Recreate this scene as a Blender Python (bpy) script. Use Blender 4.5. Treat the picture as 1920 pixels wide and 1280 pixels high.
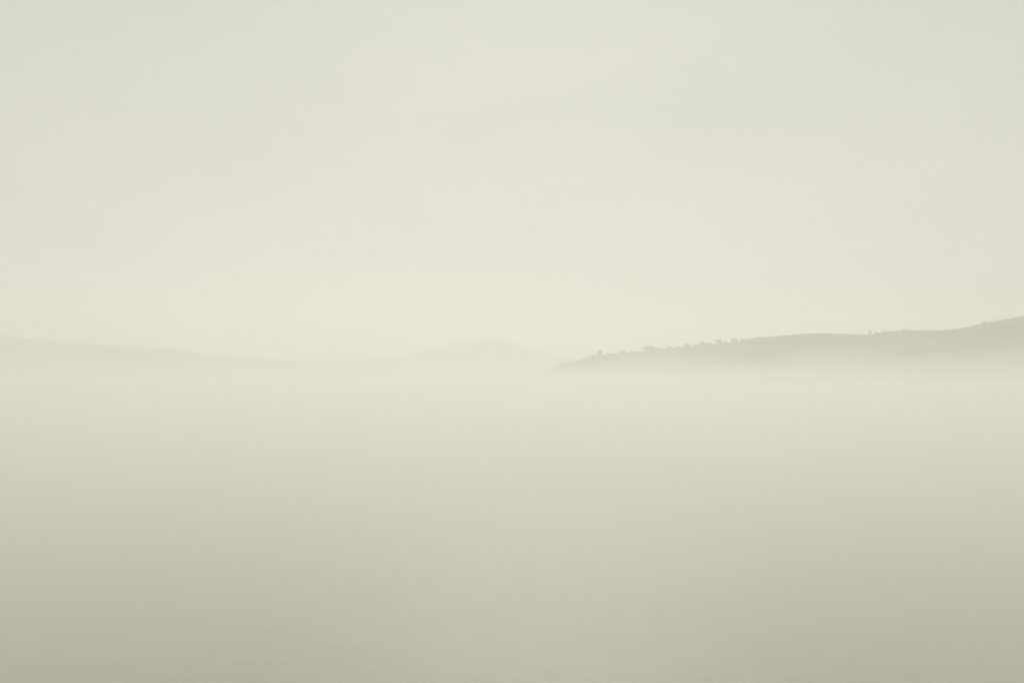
import bpy, bmesh, math, random
from mathutils import Vector, noise

# ------------------------------------------------------------------ scene, camera, light, exposure
for o in list(bpy.data.objects):
    bpy.data.objects.remove(o)
S = bpy.context.scene
COL = S.collection
R = math.radians

FPX = 1867.0                 # focal length in pixels of a 1920-wide frame
CAMH = 8.0                   # eye height above the lake
PITCH = math.atan((705 - 640) / FPX)
cam = bpy.data.cameras.new('camera')
cam.sensor_width = 36.0
cam.lens = 36.0 * FPX / 1920.0
cam.clip_start = 0.1
cam.clip_end = 30000
co = bpy.data.objects.new('camera', cam)
COL.objects.link(co)
co.location = (0, 0, CAMH)
co.rotation_euler = (R(90) + PITCH, 0, 0)
S.camera = co

SUN_EL, SUN_AZ = R(24), R(2)       # azimuth from +Y towards +X
w = bpy.data.worlds.new('World')
S.world = w
w.use_nodes = True
nt = w.node_tree
nt.nodes.clear()
sky = nt.nodes.new('ShaderNodeTexSky')
sky.sky_type = 'NISHITA'
sky.sun_disc = False
sky.sun_elevation = SUN_EL
sky.sun_rotation = SUN_AZ
sky.air_density = 1.0
sky.dust_density = 6.0
sky.ozone_density = 1.0
hs = nt.nodes.new('ShaderNodeHueSaturation')
hs.inputs['Saturation'].default_value = 0.12
ml = nt.nodes.new('ShaderNodeMix')
ml.data_type = 'RGBA'
ml.blend_type = 'MULTIPLY'
ml.inputs[0].default_value = 1.0
ml.inputs[7].default_value = (1.0, 0.985, 0.87, 1)
bg = nt.nodes.new('ShaderNodeBackground')
bg.inputs['Strength'].default_value = 0.09
wo = nt.nodes.new('ShaderNodeOutputWorld')
nt.links.new(sky.outputs[0], hs.inputs['Color'])
nt.links.new(hs.outputs[0], ml.inputs[6])
ov = nt.nodes.new('ShaderNodeMix')       # thin even overcast over the clear sky
ov.data_type = 'RGBA'
ov.inputs[0].default_value = 0.994
stc = nt.nodes.new('ShaderNodeTexCoord')
smp = nt.nodes.new('ShaderNodeMapping')
smp.inputs['Scale'].default_value = (1.0, 1.0, 2.2)
smp.inputs['Rotation'].default_value = (R(20), R(25), 0)
stn = nt.nodes.new('ShaderNodeTexNoise')
stn.inputs['Scale'].default_value = 3.2
stn.inputs['Detail'].default_value = 5
stn.inputs['Roughness'].default_value = 0.5
stn.inputs['Distortion'].default_value = 0.6
scr = nt.nodes.new('ShaderNodeValToRGB')
scr.color_ramp.elements[0].position = 0.3
scr.color_ramp.elements[0].color = (0.648, 0.677, 0.606, 1)
scr.color_ramp.elements[1].position = 0.7
scr.color_ramp.elements[1].color = (0.728, 0.736, 0.664, 1)
scl = nt.nodes.new('ShaderNodeVectorMath')
scl.operation = 'SCALE'
scl.inputs['Scale'].default_value = 9.8
nt.links.new(stc.outputs['Generated'], smp.inputs['Vector'])
nt.links.new(smp.outputs[0], stn.inputs['Vector'])
nt.links.new(stn.outputs['Fac'], scr.inputs['Fac'])
nt.links.new(scr.outputs[0], scl.inputs[0])
nt.links.new(scl.outputs[0], ov.inputs[7])
nt.links.new(ml.outputs[2], ov.inputs[6])
nt.links.new(ov.outputs[2], bg.inputs['Color'])
nt.links.new(bg.outputs[0], wo.inputs['Surface'])

sl = bpy.data.lights.new('sun', 'SUN')
sl.energy = 2.2
sl.angle = R(20)
sl.color = (1.0, 0.933, 0.825)
so = bpy.data.objects.new('sun', sl)
COL.objects.link(so)
so.rotation_euler = Vector((-math.sin(SUN_AZ) * math.cos(SUN_EL), -math.cos(SUN_AZ) * math.cos(SUN_EL),
                            -math.sin(SUN_EL))).to_track_quat('-Z', 'Y').to_euler()

S.view_settings.view_transform = 'Standard'
S.view_settings.look = 'None'
S.view_settings.gamma = 1.0
S.view_settings.exposure = -0.035
cy = S.cycles
cy.use_denoising = True
cy.max_bounces = 12
cy.volume_bounces = 10
cy.transparent_max_bounces = 64
cy.glossy_bounces = 3
cy.diffuse_bounces = 2
cy.use_adaptive_sampling = False
cy.denoising_prefilter = 'ACCURATE'
cy.denoising_input_passes = 'RGB_ALBEDO_NORMAL'

# ------------------------------------------------------------------ helpers
def pix(px, py, Y):
    """world point at depth Y that the photograph (1920 x 1280) shows at px, py"""
    dx, dz = (px - 960) / FPX, (640 - py) / FPX
    c, s = math.cos(PITCH), math.sin(PITCH)
    k = Y / (c - dz * s)
    return Vector((dx * k, Y, CAMH + (s + dz * c) * k))

def smooth(a, b, t):
    t = max(0.0, min(1.0, (t - a) / (b - a)))
    return t * t * (3 - 2 * t)

def interp(tab, x):
    """smooth monotone interpolation of a table"""
    if x <= tab[0][0]: return tab[0][1]
    if x >= tab[-1][0]: return tab[-1][1]
    for (x0, y0), (x1, y1) in zip(tab, tab[1:]):
        if x <= x1:
            t = (x - x0) / (x1 - x0)
            return y0 + (y1 - y0) * t
    return tab[-1][1]

def fbm(x, y, z=0.0, o=4):
    v, a, s = 0.0, 0.5, 1.0
    for _ in range(o):
        v += a * noise.noise(Vector((x * s, y * s, z + 7.1 * _)))
        a *= 0.5; s *= 2.03
    return v

def new_mat(name):
    m = bpy.data.materials.new(name)
    m.use_nodes = True
    n = m.node_tree
    return m, n, n.nodes['Principled BSDF']

def make_obj(name, verts, faces, mat, parent=None, smooth_shade=True):
    me = bpy.data.meshes.new(name)
    me.from_pydata([tuple(v) for v in verts], [], faces)
    me.update()
    if mat: me.materials.append(mat)
    if smooth_shade:
        me.polygons.foreach_set('use_smooth', [True] * len(me.polygons))
    o = bpy.data.objects.new(name, me)
    COL.objects.link(o)
    if parent: o.parent = parent
    return o

def tag(o, label, cat, kind=None, group=None):
    o['label'] = label
    o['category'] = cat
    if kind: o['kind'] = kind
    if group: o['group'] = group
    return o

# ------------------------------------------------------------------ materials
def ramp(n, pts):
    r = n.nodes.new('ShaderNodeValToRGB')
    e = r.color_ramp.elements
    while len(e) < len(pts): e.new(0.5)
    for k, (p, c) in enumerate(pts):
        e[k].position = p; e[k].color = (*c, 1)
    return r

def hill_material(name, c0, c1, c2, scale):
    m, n, b = new_mat(name)
    tc = n.nodes.new('ShaderNodeTexCoord')
    t = n.nodes.new('ShaderNodeTexNoise')
    t.inputs['Scale'].default_value = scale
    t.inputs['Detail'].default_value = 6
    t.inputs['Roughness'].default_value = 0.6
    r = ramp(n, [(0.38, c0), (0.5, c1), (0.62, c2)])
    n.links.new(tc.outputs['Object'], t.inputs['Vector'])
    n.links.new(t.outputs['Fac'], r.inputs['Fac'])
    n.links.new(r.outputs[0], b.inputs['Base Color'])
    b.inputs['Roughness'].default_value = 1.0
    b.inputs['Specular IOR Level'].default_value = 0.1
    t2 = n.nodes.new('ShaderNodeTexNoise')
    t2.inputs['Scale'].default_value = scale * 14
    t2.inputs['Detail'].default_value = 4
    bp = n.nodes.new('ShaderNodeBump')
    bp.inputs['Strength'].default_value = 0.6
    bp.inputs['Distance'].default_value = 1.5
    n.links.new(tc.outputs['Object'], t2.inputs['Vector'])
    n.links.new(t2.outputs['Fac'], bp.inputs['Height'])
    n.links.new(bp.outputs[0], b.inputs['Normal'])
    return m

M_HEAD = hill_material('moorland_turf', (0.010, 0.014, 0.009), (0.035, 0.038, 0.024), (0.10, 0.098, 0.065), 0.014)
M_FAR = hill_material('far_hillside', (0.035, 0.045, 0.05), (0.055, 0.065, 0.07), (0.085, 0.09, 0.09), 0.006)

M_LEAF, n, b = new_mat('foliage')
oi = n.nodes.new('ShaderNodeObjectInfo')
tn = n.nodes.new('ShaderNodeTexNoise'); tn.inputs['Scale'].default_value = 0.9
rp = ramp(n, [(0.3, (0.025, 0.032, 0.014)), (0.7, (0.05, 0.056, 0.026))])
tc = n.nodes.new('ShaderNodeTexCoord')
n.links.new(tc.outputs['Object'], tn.inputs['Vector'])
n.links.new(tn.outputs['Fac'], rp.inputs['Fac'])
n.links.new(rp.outputs[0], b.inputs['Base Color'])
b.inputs['Roughness'].default_value = 0.8
M_BARK, n, b = new_mat('bark')
tn = n.nodes.new('ShaderNodeTexNoise'); tn.inputs['Scale'].default_value = 6
rp = ramp(n, [(0.3, (0.03, 0.024, 0.018)), (0.7, (0.075, 0.06, 0.045))])
n.links.new(tn.outputs['Fac'], rp.inputs['Fac'])
n.links.new(rp.outputs[0], b.inputs['Base Color'])
b.inputs['Roughness'].default_value = 0.95

M_WATER, n, b = new_mat('lake_water')
b.inputs['Base Color'].default_value = (0.125, 0.13, 0.078, 1)
b.inputs['IOR'].default_value = 1.333
b.inputs['Roughness'].default_value = 0.22
tc = n.nodes.new('ShaderNodeTexCoord')
mp = n.nodes.new('ShaderNodeMapping')
mp.inputs['Scale'].default_value = (0.16, 0.75, 1.0)
t1 = n.nodes.new('ShaderNodeTexNoise')
t1.inputs['Scale'].default_value = 1.0
t1.inputs['Detail'].default_value = 4
t1.inputs['Roughness'].default_value = 0.55
mp2 = n.nodes.new('ShaderNodeMapping')
mp2.inputs['Scale'].default_value = (0.012, 0.05, 1.0)
mp2.inputs['Rotation'].default_value = (0, 0, R(6))
t2 = n.nodes.new('ShaderNodeTexNoise')
t2.inputs['Scale'].default_value = 1.0
t2.inputs['Detail'].default_value = 3
bp = n.nodes.new('ShaderNodeBump')
bp.inputs['Strength'].default_value = 0.8
bp.inputs['Distance'].default_value = 0.30
rr = n.nodes.new('ShaderNodeMapRange')          # cat's paws: slightly rougher and calmer patches of water
rr.inputs['To Min'].default_value = 0.30
rr.inputs['To Max'].default_value = 0.55
n.links.new(tc.outputs['Object'], mp.inputs['Vector'])
n.links.new(tc.outputs['Object'], mp2.inputs['Vector'])
n.links.new(mp.outputs[0], t1.inputs['Vector'])
n.links.new(mp2.outputs[0], t2.inputs['Vector'])
n.links.new(t1.outputs['Fac'], bp.inputs['Height'])
n.links.new(t2.outputs['Fac'], rr.inputs['Value'])
n.links.new(rr.outputs[0], b.inputs['Roughness'])
n.links.new(bp.outputs[0], b.inputs['Normal'])

# ------------------------------------------------------------------ water and lake bed
X0, X1, Y0, Y1 = -6000, 6000, -900, 8000
water = make_obj('water', [(X0, Y0, 0), (X1, Y0, 0), (X1, Y1, 0), (X0, Y1, 0)], [(0, 1, 2, 3)], M_WATER, smooth_shade=False)
tag(water, 'calm misty lake surface filling the lower half, faintly rippled', 'water', 'structure')

# ------------------------------------------------------------------ hills
def hill(name, ridge_tab, dist, wfront, wback, px0, px1, nx, label, mat, rough, seed, ny=44, power=1.4):
    """a hill with its ridge where the photograph has it, falling to the water in front and behind"""
    verts, faces = [], []
    for i in range(nx + 1):
        px = px0 + (px1 - px0) * i / nx
        D = dist(px)
        p = pix(px, interp(ridge_tab, px), D)
        h = max(0.0, p.z)
        wf, wb = wfront(px), wback(px)
        for j in range(-ny, ny + 1):
            t = j / ny
            off = t * (wb if t > 0 else wf)
            prof = (1 - abs(t) ** power) if t > 0 else (1 - abs(t)) ** 0.95 * (1 + 0.25 * abs(t))
            # walk along the line of sight so the ridge keeps its bearing
            x = p.x * (D + off) / D
            y = D + off
            k = abs(t) * (1 - abs(t)) * 4
            z = h * prof + rough * h * 0.6 * k * fbm(x * 0.011, y * 0.011, seed) + 1.0 * k * fbm(x * 0.06, y * 0.06, seed + 3)
            if t <= 0: z = min(z, h * (1 - 0.02 * abs(t)))
            z += (1.0 if rough < 0.45 else 0.5) * fbm(px * 0.16, y * 0.05, seed + 9, 4) * min(1, h / 12)
            if abs(t) > 0.97: z = -1.2
            if i == 0 or i == nx: z = min(z, -0.6)
            verts.append((x, y, z - 0.25 * (abs(t) > 0.9)))
    m = 2 * ny + 1
    for i in range(nx):
        for j in range(2 * ny):
            a = i * m + j
            faces.append((a, a + m, a + m + 1, a + 1))
    o = make_obj(name, verts, faces, mat)
    tag(o, label, 'hill', 'structure')
    return o

HEAD = [(940, 724), (955, 716), (967, 709), (985, 703), (1000, 700), (1030, 694), (1042, 689), (1050, 684), (1085, 677),
        (1100, 670), (1120, 666), (1160, 662), (1200, 659.5), (1240, 654), (1262, 652), (1290, 648.5), (1320, 646),
        (1355, 643), (1385, 640), (1410, 635.5), (1425, 633), (1450, 630.5), (1490, 627), (1520, 625.3), (1545, 624.6),
        (1580, 626), (1615, 627.6), (1640, 626.5), (1650, 623.5), (1665, 621.5), (1700, 619.5), (1765, 619), (1785, 617),
        (1805, 614.5), (1835, 608), (1855, 603.8), (1875, 600), (1920, 592), (2000, 580), (2150, 566), (2350, 558), (2700, 556), (3200, 590), (3600, 720)]
def head_dist(px): return 950 - 120 * smooth(960, 1500, px) - 60 * smooth(1500, 2600, px)
hill('headland', HEAD, head_dist,
     lambda px: 25 + 170 * smooth(940, 1500, px), lambda px: 40 + 320 * smooth(940, 1500, px),
     938, 3600, 620, 'dark moorland headland with scattered trees on its ridge, running in from the right', M_HEAD, 0.5, 1.3)

LEFT = [(-2400, 700), (-1700, 650), (-900, 624), (-400, 620), (-150, 624), (0, 628), (50, 634), (100, 636.5), (118, 641), (150, 645),
        (190, 646), (228, 647), (245, 650.5), (310, 651), (325, 655), (345, 659), (390, 663), (430, 668), (480, 671), (540, 674),
        (600, 676), (680, 684), (760, 696), (860, 712)]
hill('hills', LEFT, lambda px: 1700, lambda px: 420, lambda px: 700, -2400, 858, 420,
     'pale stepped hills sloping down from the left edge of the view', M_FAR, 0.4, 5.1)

MID = [(300, 705), (420, 690), (500, 678), (560, 674), (620, 672), (673, 669.5), (730, 667), (765, 664), (782, 661), (797, 656), (812, 650),
       (840, 643), (873, 637.5), (895, 635.6), (912, 635), (933, 637), (963, 643.5), (985, 650), (1009, 656), (1040, 663),
       (1080, 668), (1150, 672), (1300, 677), (1500, 684), (1800, 700), (1900, 708)]
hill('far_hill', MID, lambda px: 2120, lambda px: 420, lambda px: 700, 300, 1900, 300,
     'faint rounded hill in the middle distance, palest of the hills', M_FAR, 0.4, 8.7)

# ------------------------------------------------------------------ trees on the headland ridge
def tree(name, px, ytop, wpx, label, cat='tree', lean=0.0, density=1.0, seed=0, shape='round', back=0.0, ybase=None):
    rnd = random.Random(seed * 31 + int(px))
    D = head_dist(px) + back
    base = pix(px, interp(HEAD, px) if ybase is None else ybase, D)
    top = pix(px, ytop, D)
    H = max(1.2, top.z - base.z + 0.25)
    W = 1.15 * wpx / FPX * D
    root = bpy.data.objects.new(name, None)
    COL.objects.link(root)
    root.location = (base.x, D, base.z - 0.7)
    tag(root, label, cat, group='trees and bushes along the headland ridge')
    # trunk and limbs
    bm = bmesh.new()
    def limb(a, b, ra, rb, n=6):
        d = (b - a).normalized()
        u = d.orthogonal().normalized(); v = d.cross(u)
        mid = (a + b) / 2 + Vector((rnd.uniform(-.06, .06), rnd.uniform(-.06, .06), 0)) * (b - a).length
        rings = []
        for q, r_ in ((a, ra), (mid, (ra + rb) / 2), (b, rb)):
            rings.append([bm.verts.new(q + (u * math.cos(2 * math.pi * k / n) + v * math.sin(2 * math.pi * k / n)) * r_) for k in range(n)])
        for r0, r1 in zip(rings, rings[1:]):
            for k in range(n):
                bm.faces.new((r0[k], r0[(k + 1) % n], r1[(k + 1) % n], r1[k]))
    tr = max(0.10, H * 0.035)
    fork = Vector((lean * H * 0.3, 0, 0.4 + H * (0.25 if shape != 'thin' else 0.6)))
    limb(Vector((0, 0, -0.3)), fork, tr * 1.3, tr * 0.8, 8)
    tips = []
    for k in range(7):
        a = 2 * math.pi * k / 7 + rnd.uniform(-.4, .4)
        r_ = W * rnd.uniform(0.10, 0.28)
        t = Vector((lean * H * 0.8 + math.cos(a) * r_, math.sin(a) * r_, 0.4 + H * rnd.uniform(0.42, 0.8)))
        tips.append(t)
        limb(fork, t, tr * 0.55, tr * 0.12, 5)
    me = bpy.data.meshes.new('trunk'); bm.to_mesh(me); bm.free()
    me.materials.append(M_BARK)
    to = bpy.data.objects.new('trunk', me); COL.objects.link(to); to.parent = root
    # crown: leaf clumps of small faces
    V, F = [], []
    nclump = max(12, int(12 + W * 2.2))
    clumps = []
    for k in range(nclump):
        a, rr_ = rnd.uniform(0, 2 * math.pi), math.sqrt(rnd.random())
        zt = rnd.uniform(0.06, 0.93) if shape != 'bush' else rnd.uniform(0.0, 0.86)
        wid = math.sqrt(max(0.05, 1 - ((zt - 0.42) / 0.62) ** 2)) if shape != 'bush' else math.sqrt(max(0.05, 1 - zt ** 2))
        c = Vector((lean * H * zt + math.cos(a) * rr_ * W * 0.40 * wid, math.sin(a) * rr_ * W * 0.38 * wid, 0.4 + H * zt))
        clumps.append((c, rnd.uniform(0.10, 0.19) * min(W, H * 1.3)))
    for t in tips: clumps.append((t, 0.14 * min(W, H * 1.3)))
    for c, r_ in clumps:
        for _ in range(int(75 * density)):
            d = Vector((rnd.gauss(0, 1), rnd.gauss(0, 1), rnd.gauss(0, 0.8)))
            d = d.normalized() * r_ * rnd.random() ** 0.45
            p = c + d
            s = rnd.uniform(0.14, 0.30)
            n1 = Vector((rnd.gauss(0, 1), rnd.gauss(0, 1), rnd.gauss(0, 1))).normalized()
            u = n1.orthogonal().normalized() * s; v = n1.cross(u) * 0.7
            i = len(V)
            V += [p - u, p - v, p + u, p + v]
            F.append((i, i + 1, i + 2, i + 3))
    make_obj('crown', V, F, M_LEAF, parent=root, smooth_shade=False)
    return root

T = [
 # px, top y, width px, shape, lean, density, label
 (1057, 677.5, 19, 'bush', 0.0, 1.0, 'bush', 'low dense bush nearest the tip of the headland'),
 (1073, 675.5, 10, 'bush', 0.0, 0.8, 'bush', 'tiny bush just uphill of the bush nearest the headland tip'),
 (1110, 664.5, 9, 'bush', 0.0, 0.8, 'bush', 'ragged low bush just left of the small round-headed lone tree'),
 (1142, 661.0, 10, 'bush', 0.0, 0.8, 'bush', 'ragged low bush just right of the small round-headed lone tree'),
 (1190, 657.3, 12, 'bush', 0.0, 0.8, 'bush', 'spreading low bush between the flat wide bush and the largest tree'),
 (1235, 651.5, 11, 'bush', 0.0, 0.9, 'bush', 'bush touching the right side of the largest ridge tree'),
 (1270, 648.5, 9, 'bush', 0.0, 0.7, 'bush', 'small scrub bush on the bare stretch right of the largest tree'),
 (1304, 644.5, 10, 'bush', 0.0, 0.8, 'bush', 'low bush just left of the ragged row of ridge trees'),
 (1414, 632.5, 9, 'bush', 0.0, 0.8, 'bush', 'small bush midway between the ragged row and the smooth rise'),
 (1125, 655.5, 13, 'round', 0.0, 1.2, 'tree', 'small round-headed tree standing alone on the lower ridge'),
 (1168, 656.5, 15, 'bush', 0.0, 0.9, 'bush', 'flat wide bush just left of the largest ridge tree'),
 (1217, 647.5, 25, 'round', 0.1, 1.4, 'tree', 'largest and widest dark tree on the headland ridge'),
 (1254, 648.5, 13, 'bush', 0.1, 0.8, 'bush', 'low bush just right of the largest ridge tree'),
 (1288, 643.5, 11, 'bush', 0.0, 0.6, 'bush', 'thin low scrub bush midway between two clusters of ridge trees'),
 (1318, 640.5, 14, 'round', 0.1, 0.9, 'tree', 'leftmost tree of the ragged row on the ridge'),
 (1330, 641.5, 11, 'bush', 0.0, 0.8, 'bush', 'small bush tucked right behind the leftmost tree of the ragged row'),
 (1347, 636, 14, 'round', 0.15, 0.9, 'tree', 'tallest tree of the ragged row on the ridge'),
 (1361, 639.5, 8, 'bush', 0.0, 0.7, 'bush', 'small gappy bush between the two taller trees of the ragged row'),
 (1375, 635, 15, 'round', 0.1, 0.8, 'tree', 'open-crowned tree on the ragged row, right of its tallest tree'),
 (1392, 635.5, 12, 'round', 0.0, 0.6, 'tree', 'sparse small tree closing the ragged row on the right'),
 (1404, 634, 8, 'bush', 0.0, 0.5, 'bush', 'thin scrub just past the right end of the ragged row'),
 (1424, 630.8, 14, 'bush', 0.0, 0.9, 'bush', 'low bush at the foot of the smooth ridge rise'),
 (1631, 619.5, 6, 'thin', 0.1, 0.7, 'tree', 'slender lone tree standing at the dip of the ridge'),
 (1643, 622.5, 8, 'bush', 0.0, 0.5, 'bush', 'wispy scrub just right of the slender lone tree'),
 (1656, 619.5, 6, 'bush', 0.0, 0.5, 'bush', 'small wispy bush at the start of the level ridge top'),
 (1695, 617, 9, 'bush', 0.0, 1.0, 'bush', 'small rounded bush on the level ridge top'),
 (1846, 602, 10, 'bush', 0.0, 1.0, 'bush', 'rightmost low bush where the ridge climbs steeply'),
]
for k, (px, yt, wp, sh, ln, dn, nm, lb) in enumerate(T):
    tree(nm, px, yt, wp, lb, nm, ln, dn, k, sh)

# ------------------------------------------------------------------ air: even haze, and low mist lying on the lake
def volume_mat(name, density, color, g):
    m = bpy.data.materials.new(name)
    m.use_nodes = True
    n = m.node_tree
    n.nodes.clear()
    out = n.nodes.new('ShaderNodeOutputMaterial')
    v = n.nodes.new('ShaderNodeVolumePrincipled')
    v.inputs['Color'].default_value = (*color, 1)
    v.inputs['Density'].default_value = density
    v.inputs['Anisotropy'].default_value = g
    n.links.new(v.outputs[0], out.inputs['Volume'])
    return m

HAZE_COL = (0.995, 0.986, 0.957)
G = 0.34
bx = [(-6010, -910, -2.2), (6010, -910, -2.2), (6010, 8010, -2.2), (-6010, 8010, -2.2)]
top = [(x, y, 108.0) for x, y, z in bx]
haze = make_obj('haze', bx + top, [(3, 2, 1, 0), (4, 5, 6, 7), (0, 1, 5, 4), (1, 2, 6, 5), (2, 3, 7, 6), (3, 0, 4, 7)],
                volume_mat('haze_air', 0.0012, HAZE_COL, G), smooth_shade=False)
tag(haze, 'pale cream haze hanging over the whole lake', 'haze', 'stuff')

MIST = [  # top of the layer, density it adds, waviness of its top, label
    (1.2, 0.062, 0.10, 'lowest and thickest sheet of mist clinging to the lake'),
    (3.0, 0.044, 0.16, 'thick white mist just above the lake surface'),
    (5.5, 0.020, 0.22, 'softer mist layer above the thick white mist, thinning upward'),
    (8.8, 0.0011, 0.12, 'thin mist hiding the foot of the headland'),
    (13.0, 0.0009, 0.40, 'uneven mist bank against the lower slope of the headland'),
    (20.0, 0.0005, 0.70, 'wispy veil of mist on the slope of the headland'),
    (30.0, 0.00025, 0.60, 'highest and thinnest veil of mist across the hills')]
def spread(a, b, c, t):      # grid finer near c
    return c + (b - c) * t * abs(t) if t >= 0 else c - (c - a) * t * t
N = 72
for k, (zt, dens, amp, lab) in enumerate(MIST):
    m = 12 - 2 * k
    gx = [spread(X0 + m, X1 - m, 280, (i - N / 2) / (N / 2)) for i in range(N + 1)]
    gy = [spread(Y0 + m, Y1 - m, 700, (i - 30) / (N - 30 if i >= 30 else 30)) for i in range(N + 1)]
    V = [(x, y, -1.1 - 0.1 * k) for x in gx for y in gy]
    V += [(x, y, zt * (1 + amp * fbm(x * (0.004 + 0.0016 * k), y * 0.004, 3.3 + k, 3))) for x in gx for y in gy]
    n_ = N + 1; half = n_ * n_
    F = []
    for i in range(N):
        for j in range(N):
            a = i * n_ + j
            F.append((a, a + 1, a + n_ + 1, a + n_))
            F.append((a + half, a + half + n_, a + half + n_ + 1, a + half + 1))
    for i in range(N):
        for p, q in ((i * n_, (i + 1) * n_), ((i + 1) * n_ + N, i * n_ + N), (i + 1, i), (N * n_ + i, N * n_ + i + 1)):
            F.append((p, q, q + half, p + half))
    o = make_obj('mist', V, F, volume_mat('mist_air', dens, HAZE_COL, G), smooth_shade=False)
    tag(o, lab, 'mist', 'stuff', 'layers of mist lying on the lake')

# a fog bank hugging the foot of the headland, its top uneven
BANK = [(900, 4), (960, 13), (1060, 17), (1130, 19), (1230, 24), (1290, 22.5), (1370, 20), (1450, 20), (1520, 23.5), (1570, 26),
        (1640, 24.5), (1740, 21), (1820, 23), (1900, 26), (2050, 24), (2300, 28), (2700, 22), (3100, 4)]
nx, nyb = 220, 48
V, F = [], []
for side in (0, 1):
    for i in range(nx + 1):
        px = 900 + 2200 * i / nx
        for j in range(nyb + 1):
            t = -1 + 2 * j / nyb
            yc = 640 - 50 * smooth(1000, 1600, px) + 25 * fbm(px * 0.006, 2.2, 1.0)
            y = yc + 150 * t
            x = (px - 960) / FPX * y
            h = interp(BANK, px) * (1 - abs(t)) ** 1.5 * (1 + 0.35 * fbm(x * 0.02, y * 0.012, 6.0, 4))
            V.append((x, y, -1.75 if side == 0 else -1.5 + 1.1 * h))
n_ = nyb + 1; half = (nx + 1) * n_
for i in range(nx):
    for j in range(nyb):
        a = i * n_ + j
        F.append((a, a + 1, a + n_ + 1, a + n_))
        F.append((a + half, a + half + n_, a + half + n_ + 1, a + half + 1))
for i in range(nx):
    for p, q in ((i * n_, (i + 1) * n_), ((i + 1) * n_ + nyb, i * n_ + nyb)):
        F.append((p, q, q + half, p + half))
for j in range(nyb):
    for p, q in ((j + 1, j), (nx * n_ + j, nx * n_ + j + 1)):
        F.append((p, q, q + half, p + half))
o = make_obj('mist', V, F, volume_mat('mist_air', 0.0068, HAZE_COL, G), smooth_shade=False)
tag(o, 'uneven bank of fog hugging the foot of the right headland', 'mist', 'stuff')
